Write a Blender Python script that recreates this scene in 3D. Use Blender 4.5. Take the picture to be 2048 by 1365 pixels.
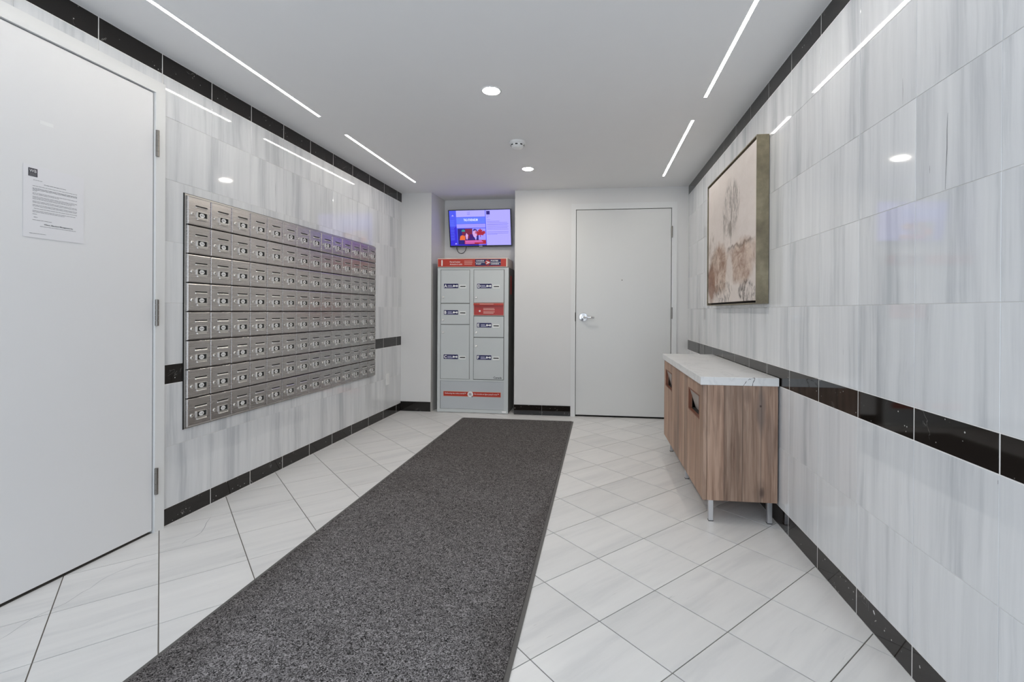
import bpy, bmesh, math, random
from mathutils import Matrix, Vector
random.seed(7)
C = bpy.context.scene.collection
for o in list(bpy.data.objects):
    bpy.data.objects.remove(o)

# ------------------------------------------------------------------ camera
SC = bpy.context.scene
cam_d = bpy.data.cameras.new('camera')
cam = bpy.data.objects.new('camera', cam_d); C.objects.link(cam)
W_, H_ = 2048.0, 1365.0
F_PX, CX, CY, YAW, PITCH, ROLL = 962.06, 1070.02, 623.96, 0.12655, 0.002154, 0.005495
cam_d.sensor_width = 36.0; cam_d.sensor_fit = 'HORIZONTAL'
cam_d.lens = F_PX*36.0/W_
cam_d.shift_x = (W_/2-CX)/W_
cam_d.shift_y = (CY-H_/2)/W_
cam_d.clip_start = 0.02
EYE = 1.08665
r0 = Vector((math.cos(YAW), math.sin(YAW), 0)); d0 = Vector((-math.sin(YAW), math.cos(YAW), 0)); n0 = Vector((0, 0, -1))
d1 = d0*math.cos(PITCH)+n0*math.sin(PITCH); n1 = -d0*math.sin(PITCH)+n0*math.cos(PITCH)
rr = r0*math.cos(ROLL)-n1*math.sin(ROLL); nn = r0*math.sin(ROLL)+n1*math.cos(ROLL)
up = -nn; bk = -d1
cam.matrix_world = Matrix(((rr.x, up.x, bk.x, 0), (rr.y, up.y, bk.y, 0), (rr.z, up.z, bk.z, EYE), (0, 0, 0, 1)))
SC.camera = cam

# ------------------------------------------------------------------ light levels, world, exposure
STRIP_L, SPOT_L, WORLD_L = 46.0, 380.0, 2.55
STRIP_C = (1.0, 0.955, 0.89); SPOT_C = (1.0, 0.93, 0.83)
SC.view_settings.view_transform = 'Standard'; SC.view_settings.look = 'None'
SC.view_settings.gamma = 1.0; SC.view_settings.use_curve_mapping = False
SC.view_settings.exposure = -0.05
world = bpy.data.worlds.new('daylight'); SC.world = world; world.use_nodes = True
bg = world.node_tree.nodes['Background']
bg.inputs[0].default_value = (0.78, 0.88, 1.0, 1); bg.inputs[1].default_value = WORLD_L   # overcast daylight at the entrance behind the viewer

# ------------------------------------------------------------------ helpers
WM = {}
def srgb(h):
    h = h.lstrip('#'); v = [int(h[i:i+2], 16)/255 for i in (0, 2, 4)]
    return tuple(x/12.92 if x <= 0.04045 else ((x+0.055)/1.055)**2.4 for x in v)
def put(o, parent=None, M=None):
    M = Matrix.Identity(4) if M is None else M
    C.objects.link(o); WM[o.name] = M
    if parent is not None:
        o.parent = parent; o.matrix_basis = WM[parent.name].inverted() @ M
    else:
        o.matrix_basis = M
    return o
def mesh_of(name, bm, mats, smooth=False):
    me = bpy.data.meshes.new(name); bmesh.ops.recalc_face_normals(bm, faces=bm.faces[:])
    bm.to_mesh(me); bm.free()
    for m in (mats if isinstance(mats, (list, tuple)) else [mats]): me.materials.append(m)
    if smooth:
        for p in me.polygons: p.use_smooth = True
    return me
def obj(name, bm, mats, parent=None, M=None, smooth=False):
    me = bm if isinstance(bm, bpy.types.Mesh) else mesh_of(name, bm, mats, smooth)
    return put(bpy.data.objects.new(name, me), parent, WM[parent.name] if (M is None and parent is not None) else M)
def empty(name, M=None):
    return put(bpy.data.objects.new(name, None), None, M)
def tag(o, label=None, cat=None, group=None, kind=None):
    if label: o['label'] = label
    if cat: o['category'] = cat
    if group: o['group'] = group
    if kind: o['kind'] = kind
    return o
def T(x, y, z): return Matrix.Translation((x, y, z))
def B(): return bmesh.new()
def box(bm, x0, x1, y0, y1, z0, z1, bev=0.0, seg=1, mi=0):
    r = bmesh.ops.create_cube(bm, size=1.0, matrix=T((x0+x1)/2, (y0+y1)/2, (z0+z1)/2) @ Matrix.Diagonal((abs(x1-x0), abs(y1-y0), abs(z1-z0), 1)))
    vs = r['verts']; fs = {f for v in vs for f in v.link_faces}
    for f in fs: f.material_index = mi
    if bev:
        es = list({e for v in vs for e in v.link_edges})
        q = bmesh.ops.bevel(bm, geom=es, offset=bev, segments=seg, profile=0.5, affect='EDGES')
        for f in q['faces']: f.material_index = mi
    return bm
def quad(bm, x0, x1, z0, z1, y, mi=0):
    f = bm.faces.new([bm.verts.new(p) for p in ((x0, y, z0), (x1, y, z0), (x1, y, z1), (x0, y, z1))]); f.material_index = mi
    return bm
def cyl(bm, c, r, h, axis='Y', seg=16, r2=None, mi=0):
    R = {'Z': Matrix.Identity(4), 'Y': Matrix.Rotation(math.pi/2, 4, 'X'), 'X': Matrix.Rotation(math.pi/2, 4, 'Y')}[axis]
    q = bmesh.ops.create_cone(bm, cap_ends=True, segments=seg, radius1=r, radius2=r if r2 is None else r2, depth=h, matrix=T(*c) @ R)
    for f in {f for v in q['verts'] for f in v.link_faces}: f.material_index = mi
    return bm
def prism(bm, pts, z0, z1, mi=0):
    a = [bm.verts.new((x, y, z0)) for x, y in pts]; b = [bm.verts.new((x, y, z1)) for x, y in pts]
    n = len(pts); fs = [bm.faces.new(a), bm.faces.new(b)]
    for i in range(n): fs.append(bm.faces.new((a[i], a[(i+1) % n], b[(i+1) % n], b[i])))
    for f in fs: f.material_index = mi
    return bm
def plate(bm, pts, y0, y1, mi=0):          # polygon in XZ, thickness along Y
    a = [bm.verts.new((x, y0, z)) for x, z in pts]; b = [bm.verts.new((x, y1, z)) for x, z in pts]
    n = len(pts); fs = [bm.faces.new(a), bm.faces.new(b)]
    for i in range(n): fs.append(bm.faces.new((a[i], a[(i+1) % n], b[(i+1) % n], b[i])))
    for f in fs: f.material_index = mi
    return bm
def ellipse(cx, cz, rx, rz, n=16): return [(cx+rx*math.cos(2*math.pi*i/n), cz+rz*math.sin(2*math.pi*i/n)) for i in range(n)]
def rrect(x0, x1, z0, z1, r, n=3):
    out = []
    for cx, cz, a in ((x1-r, z1-r, 0), (x0+r, z1-r, 90), (x0+r, z0+r, 180), (x1-r, z0+r, 270)):
        for i in range(n+1):
            t = math.radians(a+90*i/n); out.append((cx+r*math.cos(t), cz+r*math.sin(t)))
    return out
def ring(bm, outer, inner, y0, y1, mi=0):   # frame between two loops of equal length, in XZ
    n = len(outer); V = []
    for pts, y in ((outer, y0), (inner, y0), (outer, y1), (inner, y1)): V.append([bm.verts.new((x, y, z)) for x, z in pts])
    for i in range(n):
        j = (i+1) % n
        for a, b in ((0, 1), (0, 2), (1, 3), (2, 3)):
            f = bm.faces.new((V[a][i], V[a][j], V[b][j], V[b][i])); f.material_index = mi
    return bm
def panel_hole(bm, x0, x1, z0, z1, hx0, hx1, hz0, hz1, y0, y1, mi=0):
    return ring(bm, [(x0, z0), (x1, z0), (x1, z1), (x0, z1)], [(hx0, hz0), (hx1, hz0), (hx1, hz1), (hx0, hz1)], y0, y1, mi)
def tube(bm, pts, r, seg=8):
    rings = []
    for i, p in enumerate(pts):
        p = Vector(p); t = (Vector(pts[min(i+1, len(pts)-1)])-Vector(pts[max(i-1, 0)])).normalized()
        a = t.cross(Vector((0, 1, 0))); a = a.normalized() if a.length > 1e-4 else Vector((1, 0, 0)); b = t.cross(a)
        rings.append([bm.verts.new(p+(a*math.cos(2*math.pi*k/seg)+b*math.sin(2*math.pi*k/seg))*r) for k in range(seg)])
    for u, v in zip(rings, rings[1:]):
        for k in range(seg): bm.faces.new((u[k], u[(k+1) % seg], v[(k+1) % seg], v[k]))
    bm.faces.new(rings[0]); bm.faces.new(rings[-1])
    return bm
def lathe(bm, prof, axis='Z', seg=24, c=(0, 0, 0), mi=0):     # prof: (r, h)
    def P(r, h, t):
        a, b = r*math.cos(t), r*math.sin(t)
        v = {'Z': (a, b, h), 'Y': (a, h, b), 'X': (h, a, b)}[axis]
        return (v[0]+c[0], v[1]+c[1], v[2]+c[2])
    R = [[bm.verts.new(P(r, h, 2*math.pi*k/seg)) for k in range(seg)] for r, h in prof]
    for u, v in zip(R, R[1:]):
        for k in range(seg):
            f = bm.faces.new((u[k], u[(k+1) % seg], v[(k+1) % seg], v[k])); f.material_index = mi
    for e in (R[0], R[-1]):
        f = bm.faces.new(e); f.material_index = mi
    return bm
def text_mesh(s, size=None, width=None, align='LEFT', bold=0.0, height=None):
    cu = bpy.data.curves.new('lettering', 'FONT'); cu.body = s; cu.size = 1.0; cu.align_x = align; cu.align_y = 'BOTTOM'
    cu.resolution_u = 2; cu.offset = bold; cu.fill_mode = 'FRONT'
    ob = bpy.data.objects.new('lettering', cu); me = bpy.data.meshes.new_from_object(ob)
    bpy.data.objects.remove(ob); bpy.data.curves.remove(cu)
    xs = [v.co.x for v in me.vertices]; ys = [v.co.y for v in me.vertices]
    w, h = max(xs)-min(xs), max(ys)-min(ys)
    sx = sz = size if size else 1
    if width: sx = width/w; sz = sx if not height else height/h
    elif height: sx = sz = height/h
    y0 = min(ys)
    for v in me.vertices: v.co = Vector((v.co.x*sx, 0.0, (v.co.y-y0)*sz))
    if width and align == 'LEFT':
        m = min(v.co.x for v in me.vertices)
        for v in me.vertices: v.co.x -= m
    return me
def text(name, s, m, parent, x, y, z, **k):
    me = text_mesh(s, **k); me.materials.append(m)
    return obj(name, me, m, parent, WM[parent.name] @ T(x, y, z))

# ------------------------------------------------------------------ materials
class NT:
    def __init__(s, name):
        s.m = bpy.data.materials.new(name); s.m.use_nodes = True; s.t = s.m.node_tree
        s.b = s.t.nodes['Principled BSDF']
    def n(s, typ, ins=None, **at):
        nd = s.t.nodes.new('ShaderNode'+typ)
        for k, v in at.items(): setattr(nd, k, v)
        for k, v in (ins or {}).items(): s.set(nd.inputs[k], v)
        return nd
    def set(s, sock, v):
        if hasattr(v, 'is_linked') or isinstance(v, bpy.types.NodeSocket): s.t.links.new(v, sock)
        else: sock.default_value = v
    def bs(s, **k):
        for a, v in k.items():
            a = a.replace('_', ' ')
            if a in ('Base Color', 'Emission Color') and isinstance(v, tuple) and len(v) == 3: v = v+(1,)
            s.set(s.b.inputs[a], v)
        return s
    def math(s, op, a, b=0.0, clamp=False):
        nd = s.n('Math', operation=op, use_clamp=clamp); s.set(nd.inputs[0], a); s.set(nd.inputs[1], b); return nd.outputs[0]
    def mix(s, f, a, b, mode='MIX'):
        nd = s.n('Mix', data_type='RGBA', blend_type=mode); s.set(nd.inputs[0], f)
        for i, v in ((6, a), (7, b)): s.set(nd.inputs[i], v+(1,) if isinstance(v, tuple) and len(v) == 3 else v)
        return nd.outputs[2]
    def ramp(s, f, stops):
        nd = s.n('ValToRGB'); s.set(nd.inputs[0], f); e = nd.color_ramp.elements
        while len(e) < len(stops): e.new(0.5)
        for el, (p, c) in zip(e, stops): el.position = p; el.color = (c+(1,)) if isinstance(c, tuple) else (c, c, c, 1)
        return nd.outputs[0]
    def co(s): return s.n('TexCoord').outputs['Object']
    def mapped(s, v, scale=(1, 1, 1), loc=(0, 0, 0), rot=(0, 0, 0)):
        return s.n('Mapping', {'Vector': v, 'Scale': scale, 'Location': loc, 'Rotation': rot}).outputs[0]
    def noise(s, v, scale=1, detail=4, rough=0.5, dist=0.0):
        return s.n('TexNoise', {'Vector': v, 'Scale': scale, 'Detail': detail, 'Roughness': rough, 'Distortion': dist}).outputs[0]
    def rnd(s): return s.n('ObjectInfo').outputs['Random']
    def jitter(s, v, k=(37.0, 0.0, 53.0)):
        r = s.rnd(); cb = s.n('CombineXYZ')
        for i in range(3): s.set(cb.inputs[i], s.math('MULTIPLY', r, k[i]))
        return s.n('VectorMath', {0: v, 1: cb.outputs[0]}, operation='ADD').outputs[0]
    def bump(s, h, strength=0.2, dist=0.002):
        s.set(s.b.inputs['Normal'], s.n('Bump', {'Height': h, 'Strength': strength, 'Distance': dist}).outputs[0]); return s
def plain(name, col, rough=0.5, metal=0.0, spec=0.5, vary=0.03, nscale=6.0):
    k = NT(name); v = k.noise(k.co(), nscale, 3)
    f = k.math('MULTIPLY_ADD', v, vary*2); k.t.nodes[-1].inputs[2].default_value = 1.0-vary
    c = k.mix(1.0, col, (1, 1, 1), 'MULTIPLY'); k.t.links.new(f, k.t.nodes[-1].inputs[7])
    k.bs(Base_Color=c, Roughness=rough, Metallic=metal, Specular_IOR_Level=spec)
    return k.m
def emit(name, col, strength):
    k = NT(name); k.bs(Base_Color=(0.02, 0.02, 0.02), Emission_Color=col, Emission_Strength=strength, Roughness=0.3, Specular_IOR_Level=0.2); return k.m

def marble(name, base, streak, axis, amount, rough, cracks, spec=0.5):
    k = NT(name); v = k.jitter(k.co())
    if axis == 'Z': s1, s2, s3 = (10, 10, 0.55), (42, 42, 1.6), (70, 70, 1.3)
    else: s1, s2, s3 = (1.1, 9, 9), (3.5, 30, 30), (4.0, 46, 46)
    wob = k.noise(k.mapped(v, (3, 3, 3)), 1.0, 2)
    vv = k.n('VectorMath', {0: v, 1: k.n('CombineXYZ', {0 if axis == 'Z' else 2: k.math('MULTIPLY', wob, 0.03), 1: k.math('MULTIPLY', wob, 0.03)}).outputs[0]}, operation='ADD').outputs[0]
    a = k.noise(k.mapped(vv, s1), 1.0, 3, 0.55); b = k.noise(k.mapped(vv, s2), 1.0, 5, 0.65); c = k.noise(k.mapped(vv, s3), 1.0, 4, 0.7)
    f = k.math('ADD', k.math('MULTIPLY', a, 0.62), k.math('MULTIPLY', b, 0.38))
    f = k.ramp(f, [(0.36, 0.0), (0.52, 0.35), (0.64, 1.0)])
    col = k.mix(k.math('MULTIPLY', f, amount), base, streak)
    dark = k.ramp(c, [(0.655, 0.0), (0.74, 1.0)])
    patch = k.ramp(k.noise(k.mapped(v, (4, 4, 2)), 1.0, 2), [(0.5, 0.0), (0.62, 1.0)])
    col = k.mix(k.math('MULTIPLY', k.math('MULTIPLY', dark, patch), cracks), col, tuple(x*0.42 for x in streak))
    tone = k.math('MULTIPLY_ADD', k.rnd(), 0.07); k.t.nodes[-1].inputs[2].default_value = 0.945
    tt = k.t.nodes[-1]
    # MULTIPLY_ADD node is the one just made for tone
    cc = k.n('Mix', data_type='RGBA', blend_type='MULTIPLY'); cc.inputs[0].default_value = 1.0
    k.set(cc.inputs[6], col); k.set(cc.inputs[7], tone)
    k.bs(Base_Color=cc.outputs[2], Roughness=rough, Specular_IOR_Level=spec)
    return k.m
def fma(k, a, b, c):
    nd = k.n('Math', operation='MULTIPLY_ADD'); k.set(nd.inputs[0], a); k.set(nd.inputs[1], b); k.set(nd.inputs[2], c); return nd.outputs[0]

M_WALL = marble('wall_marble', (0.765, 0.77, 0.775), (0.40, 0.42, 0.445), 'Z', 0.66, 0.035, 0.75, 0.8)
M_FLOOR = marble('floor_marble', (0.76, 0.75, 0.735), (0.56, 0.56, 0.56), 'X', 0.55, 0.30, 0.6, 0.35)

k = NT('black_marble'); v = k.jitter(k.co())
vo = k.n('TexVoronoi', {'Vector': v, 'Scale': 55.0}); sp = k.ramp(vo.outputs['Distance'], [(0.0, 1.0), (0.10, 1.0), (0.16, 0.0)])
gate = k.ramp(k.noise(v, 22, 2), [(0.55, 0.0), (0.60, 1.0)])
vn = k.noise(k.mapped(v, (9, 9, 9)), 1.0, 4, 0.6, 1.2)
ve = k.ramp(k.math('ABSOLUTE', k.math('SUBTRACT', vn, 0.5)), [(0.0, 1.0), (0.008, 0.0)])
vg = k.ramp(k.noise(v, 7, 2), [(0.58, 0.0), (0.68, 1.0)])
f = k.math('MAXIMUM', k.math('MULTIPLY', sp, gate), k.math('MULTIPLY', k.math('MULTIPLY', ve, vg), 0.5))
k.bs(Base_Color=k.mix(f, (0.010, 0.0075, 0.006), (0.55, 0.53, 0.50)), Roughness=0.05, Specular_IOR_Level=0.45); M_BLACK = k.m
M_GROUT_W = plain('wall_grout', (0.70, 0.69, 0.67), 0.8)
M_GROUT_L = plain('border_grout', (0.80, 0.79, 0.77), 0.7)
M_GROUT_F = plain('floor_grout', (0.16, 0.145, 0.125), 0.85, vary=0.2)
M_CEIL = plain('ceiling_paint', (0.86, 0.855, 0.85), 0.75, vary=0.01)
M_PAINT = plain('wall_paint', (0.69, 0.68, 0.665), 0.5, vary=0.01)
M_DOOR = plain('door_paint', (0.66, 0.66, 0.645), 0.32, vary=0.012, nscale=2)
M_DOORL = plain('left_door_paint', (0.75, 0.745, 0.745), 0.50, vary=0.012, nscale=2)
M_FRAME = plain('door_frame_paint', (0.72, 0.72, 0.71), 0.50, vary=0.01)
M_DARK = plain('dark_gap', (0.012, 0.011, 0.010), 0.8)
M_HINGE = plain('hinge_steel', (0.24, 0.225, 0.205), 0.35, 1.0)
M_CHROME = plain('chrome', (0.80, 0.81, 0.83), 0.12, 1.0)
M_LEG = plain('brushed_leg_steel', (0.70, 0.71, 0.74), 0.28, 1.0)
M_WHITE = plain('white_plastic', (0.80, 0.80, 0.79), 0.4)
M_PAPER = plain('paper', (0.76, 0.75, 0.765), 0.7, vary=0.01)
M_INK = plain('grey_ink', (0.24, 0.23, 0.24), 0.8)
M_INKD = plain('dark_ink', (0.06, 0.06, 0.07), 0.8)
M_LOGO = plain('logo_grey', (0.075, 0.075, 0.085), 0.8)

def brushed(name, col, rough, metal=1.0):
    k = NT(name); v = k.jitter(k.co()); nz = k.noise(k.mapped(v, (3, 3, 140)), 1.0, 3, 0.6)
    c = k.mix(k.ramp(nz, [(0.3, 0.0), (0.7, 1.0)]), tuple(x*0.95 for x in col), tuple(min(1, x*1.04) for x in col))
    k.bs(Base_Color=c, Metallic=metal, Roughness=fma(k, nz, 0.06, rough-0.03)); return k.m
M_BOX = brushed('mailbox_steel', (0.56, 0.53, 0.51), 0.27)
M_BOXF = brushed('mailbox_frame_steel', (0.52, 0.50, 0.47), 0.30)
M_BEZEL = plain('bezel_metal', (0.68, 0.655, 0.62), 0.30, 0.85)
M_LABEL = plain('number_label', (0.88, 0.87, 0.85), 0.5)
M_LOCKER = plain('locker_grey', (0.56, 0.585, 0.58), 0.38, vary=0.015)
M_LOCKP = plain('locker_panel_grey', (0.49, 0.515, 0.53), 0.35, vary=0.02)
M_LSHADE = plain('locker_shade_grey', (0.16, 0.16, 0.148), 0.5)  # locker grey darkened: shade inside the niche put into the body colour
M_RED = plain('post_red', srgb('#b5301a'), 0.35)
M_RED2 = plain('slot_red', srgb('#b02a22'), 0.3)
M_NAVY = plain('label_navy', srgb('#14114e'), 0.4)
M_PWHITE = plain('print_white', (0.86, 0.85, 0.84), 0.5)
M_PALE = plain('print_pale', (0.72, 0.42, 0.36), 0.5)
M_LCD = plain('screen_bezel', (0.008, 0.008, 0.014), 0.2)
M_CABLE = plain('cable_black', (0.012, 0.014, 0.016), 0.5)

# oak veneer with upright boards
def oak(name, ax, knots=()):
    k = NT(name); v = k.co(); sep = k.n('SeparateXYZ', {0: v}); u = sep.outputs[ax]
    wob = k.noise(k.mapped(v, (1.2, 1.2, 1.2)), 1.0, 2)
    cell = k.math('FLOOR', k.math('MULTIPLY', u, 11.0)); wn = k.n('TexWhiteNoise', {'W': cell}, noise_dimensions='1D').outputs[0]
    off = k.n('CombineXYZ', {0: k.math('MULTIPLY', wn, 9.0), 1: k.math('MULTIPLY', wn, 5.0), 2: k.math('MULTIPLY', wn, 17.0)}).outputs[0]
    p = k.n('VectorMath', {0: v, 1: off}, operation='ADD').outputs[0]
    g = k.noise(k.mapped(p, (60, 60, 1.8)), 1.0, 6, 0.65, 0.6)
    w2 = k.noise(k.mapped(p, (13, 13, 1.1)), 1.0, 4, 0.6, 1.5)
    rings = k.n('TexWave', {'Vector': k.mapped(p, (10, 10, 0.9)), 'Scale': 2.2, 'Distortion': 9.0, 'Detail': 3.0, 'Detail Scale': 1.2}, wave_type='BANDS', bands_direction='X').outputs['Fac']
    f = k.math('ADD', k.math('MULTIPLY', g, 0.5), k.math('MULTIPLY', w2, 0.5))
    c = k.ramp(f, [(0.33, srgb('#84695a')), (0.45, srgb('#b59a87')), (0.54, srgb('#cdb4a1')), (0.68, srgb('#dcc7b6'))])
    c = k.mix(k.math('MULTIPLY', k.ramp(rings, [(0.55, 0.0), (0.95, 1.0)]), 0.22), c, srgb('#5b4638'))
    tone = k.ramp(wn, [(0.0, srgb('#b3aba5')), (0.35, srgb('#ecdfd6')), (0.7, srgb('#fff0e6')), (1.0, srgb('#d3c4b8'))])
    fr = k.math('FRACT', k.math('MULTIPLY', u, 11.0)); gap = k.ramp(k.math('MINIMUM', fr, k.math('SUBTRACT', 1.0, fr)), [(0.010, 0.55), (0.035, 0.0)])
    c = k.mix(gap, c, srgb('#54443a'))
    c = k.mix(0.75, c, tone, 'MULTIPLY'); c = k.mix(1.0, c, (0.86, 0.83, 0.81), 'MULTIPLY')
    stn = k.ramp(k.noise(k.mapped(p, (9, 9, 1.6)), 1.0, 3, 0.5), [(0.56, 0.0), (0.72, 1.0)])
    c = k.mix(k.math('MULTIPLY', stn, 0.6), c, srgb('#6a5a52'))
    nd = k.math('MULTIPLY', k.math('SUBTRACT', k.noise(k.mapped(v, (22, 22, 9)), 1.0, 3), 0.5), 1.1)
    for ku, kz, ru, rz, amt, hx in knots:
        d = k.math('ADD', k.math('POWER', k.math('DIVIDE', k.math('SUBTRACT', u, ku), ru), 2.0), k.math('POWER', k.math('DIVIDE', k.math('SUBTRACT', sep.outputs[2], kz), rz), 2.0))
        c = k.mix(k.math('MULTIPLY', k.ramp(k.math('ADD', d, nd), [(0.15, 1.0), (1.1, 0.0)]), amt), c, srgb(hx))
    k.bs(Base_Color=c, Roughness=0.55); k.bump(g, 0.15, 0.001); return k.m
M_OAKF = oak('oak_front', 0); M_OAKE = oak('oak_end', 1, ((-0.085, 0.165, 0.016, 0.036, 0.85, '#40302a'), (-0.085, 0.165, 0.036, 0.075, 0.35, '#5d4a40'), (-0.090, 0.58, 0.026, 0.15, 0.6, '#5c524e'), (-0.094, 0.605, 0.006, 0.007, 0.9, '#3a2a22'), (-0.160, 0.66, 0.030, 0.05, 0.4, '#6a5448'), (-0.205, 0.36, 0.012, 0.15, 0.35, '#6d594b'), (-0.300, 0.62, 0.014, 0.09, 0.3, '#6d594b')))
M_REDWOOD = plain('recess_edge_wood', srgb('#7a4a34'), 0.5, vary=0.1, nscale=20)
k = NT('quartz'); v = k.co()
q = k.noise(v, 4.0, 5, 0.6, 0.8); ve = k.ramp(k.math('ABSOLUTE', k.math('SUBTRACT', q, 0.5)), [(0.0, 1.0), (0.03, 0.0)])
cl = k.noise(v, 9, 3)
k.bs(Base_Color=k.mix(k.math('MULTIPLY', ve, 0.22), k.mix(cl, (0.76, 0.755, 0.74), (0.70, 0.70, 0.70)), (0.42, 0.42, 0.43)), Roughness=0.22); M_QUARTZ = k.m
M_VEIN = plain('quartz_vein', (0.09, 0.085, 0.08), 0.5)

# looped mat
k = NT('mat_loops'); v = k.co()
n1_ = k.noise(v, 100.0, 2, 0.5, 2.4); big = k.noise(v, 2.5, 3)
f = k.ramp(n1_, [(0.36, 0.0), (0.50, 0.34), (0.64, 1.0)])
c = k.mix(f, (0.012, 0.011, 0.011), (0.42, 0.40, 0.405))
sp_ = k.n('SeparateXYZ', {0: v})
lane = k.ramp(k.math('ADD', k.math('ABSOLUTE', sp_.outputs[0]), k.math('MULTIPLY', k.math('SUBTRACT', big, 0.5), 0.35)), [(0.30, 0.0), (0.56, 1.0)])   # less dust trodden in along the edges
day_fade = k.ramp(fma(k, sp_.outputs[1], 0.25, k.math('MULTIPLY_ADD', big, 0.5)), [(0.30, 0.0), (0.95, 1.0)])                                             # entrance daylight fading towards the far end, painted into the pile colour
c = k.mix(k.math('MULTIPLY', k.math('MAXIMUM', lane, day_fade), 0.62), c, k.mix(f, (0.012, 0.010, 0.009), (0.135, 0.118, 0.108)))
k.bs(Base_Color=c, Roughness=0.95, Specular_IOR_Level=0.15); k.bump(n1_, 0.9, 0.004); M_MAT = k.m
M_RUBBER = plain('mat_rubber', (0.105, 0.10, 0.095), 0.6, vary=0.08, nscale=60)
# picture frame gilding and canvas
k = NT('champagne_frame'); v = k.co(); q = k.noise(v, 9, 4, 0.6)
k.bs(Base_Color=k.ramp(q, [(0.3, srgb('#6b6352')), (0.55, srgb('#877e68')), (0.75, srgb('#9c937c'))]), Roughness=0.45, Metallic=0.55); M_GILT = k.m
k = NT('canvas_paint'); v = k.co(); sep = k.n('SeparateXYZ', {0: v}); X, Z = sep.outputs[0], sep.outputs[2]
def blob(cx, cz, rx, rz, soft=0.5):
    d = k.math('ADD', k.math('POWER', k.math('DIVIDE', k.math('SUBTRACT', X, cx), rx), 2.0), k.math('POWER', k.math('DIVIDE', k.math('SUBTRACT', Z, cz), rz), 2.0))
    w = k.math('ADD', d, k.math('MULTIPLY', k.math('SUBTRACT', k.noise(v, 7, 4, 0.65), 0.5), 1.6))
    return k.ramp(w, [(soft, 1.0), (1.1, 0.0)])
def M_(a_, b_): return k.math('MULTIPLY', a_, b_)
sc = k.ramp(k.noise(k.mapped(v, (9, 9, 16)), 1.0, 6, 0.7, 0.6), [(0.35, 0.0), (0.65, 1.0)])
c = k.mix(k.noise(v, 3, 4), srgb('#cfc5be'), srgb('#e6ddd7'))
c = k.mix(M_(sc, 0.25), c, srgb('#c3b5ab'))
brown = k.mix(k.ramp(k.noise(k.mapped(v, (8, 8, 11)), 1.0, 6, 0.7, 0.8), [(0.35, 0.0), (0.62, 1.0)]), srgb('#86614a'), srgb('#ccb8a8'))
c = k.mix(M_(blob(-0.22, -0.21, 0.32, 0.20), 0.9), c, brown)
c = k.mix(M_(blob(-0.45, -0.30, 0.12, 0.16), 0.85), c, k.mix(sc, srgb('#6f4632'), srgb('#9a7763')))
c = k.mix(M_(blob(0.27, -0.20, 0.34, 0.15), 0.85), c, brown)
c = k.mix(M_(blob(0.02, -0.30, 0.10, 0.20), 0.8), c, srgb('#dcd2ca'))
st = k.ramp(k.noise(k.mapped(v, (22, 22, 6), rot=(0, 0.45, 0)), 1.0, 6, 0.72, 1.4), [(0.47, 0.0), (0.58, 1.0)])
st3 = k.ramp(k.noise(k.mapped(v, (26, 26, 7), loc=(3, 0, 5), rot=(0, -0.5, 0)), 1.0, 6, 0.72, 1.2), [(0.50, 0.0), (0.60, 1.0)])
c = k.mix(M_(M_(k.math('MAXIMUM', st, st3), blob(0.04, 0.17, 0.21, 0.21)), 0.72), c, srgb('#6f675f'))
c = k.mix(M_(M_(st3, blob(-0.02, -0.02, 0.12, 0.16)), 0.5), c, srgb('#8d8278'))
c = k.mix(M_(M_(st, blob(-0.42, -0.06, 0.14, 0.16)), 0.6), c, srgb('#857566'))
st2 = k.ramp(k.noise(k.mapped(v, (20, 20, 11), rot=(0, -0.5, 0)), 1.0, 7, 0.78, 1.6), [(0.47, 0.0), (0.60, 1.0)])
c = k.mix(M_(M_(st2, blob(-0.14, -0.38, 0.24, 0.10)), 0.75), c, srgb('#4a443f'))
c = k.mix(M_(M_(st2, blob(0.40, -0.39, 0.20, 0.08)), 0.9), c, srgb('#3c342d'))
edge = k.ramp(k.math('ABSOLUTE', k.math('ADD', k.math('ADD', Z, 0.095), M_(k.math('SUBTRACT', k.noise(v, 14, 4), 0.5), 0.09))), [(0.0, 1.0), (0.016, 0.0)])
c = k.mix(M_(M_(edge, blob(0.22, -0.10, 0.30, 0.10)), 0.65), c, srgb('#5d4a3e'))
k.bs(Base_Color=c, Roughness=0.7); k.bump(k.noise(v, 60, 4), 0.25, 0.001); M_CANVAS = k.m
# luminous things
k = NT('led_diffuser'); v = k.co(); sep = k.n('SeparateXYZ', {0: v})
beads = k.math('SINE', k.math('MULTIPLY', sep.outputs[0], 2*math.pi/0.0167)); 
k.bs(Base_Color=(0.8, 0.8, 0.8), Emission_Color=STRIP_C, Emission_Strength=fma(k, beads, STRIP_L*0.15, STRIP_L)); M_LED = k.m
M_SPOT = emit('lamp_lens', SPOT_C, SPOT_L)

# ------------------------------------------------------------------ room frames
HC = 2.3446
XL0, AL = -2.1135, 0.014497; XR0, AR = 0.92480, -0.0077586; YREF = 3.165; DB, AB = 4.9709, 0.0032957
def frame(org, xd):
    x = Vector(xd).normalized(); z = Vector((0, 0, 1)); y = z.cross(x)
    return Matrix(((x.x, y.x, 0, org[0]), (x.y, y.y, 0, org[1]), (0, 0, 1, 0), (0, 0, 0, 1)))
FL = frame((XL0-AL*YREF, 0), (AL, 1, 0))        # x runs into the room's depth, y goes into the wall
FR = frame((XR0-AR*YREF, 0), (-AR, -1, 0))      # x runs back towards the viewer (x = -depth)
FB = frame((0, DB), (1, AB, 0))
def xl(y): return XL0+AL*(y-YREF)
def xr(y): return XR0+AR*(y-YREF)
Y0, YE = -0.9, 4.966
G = 0.0008                                       # half a joint

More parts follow.
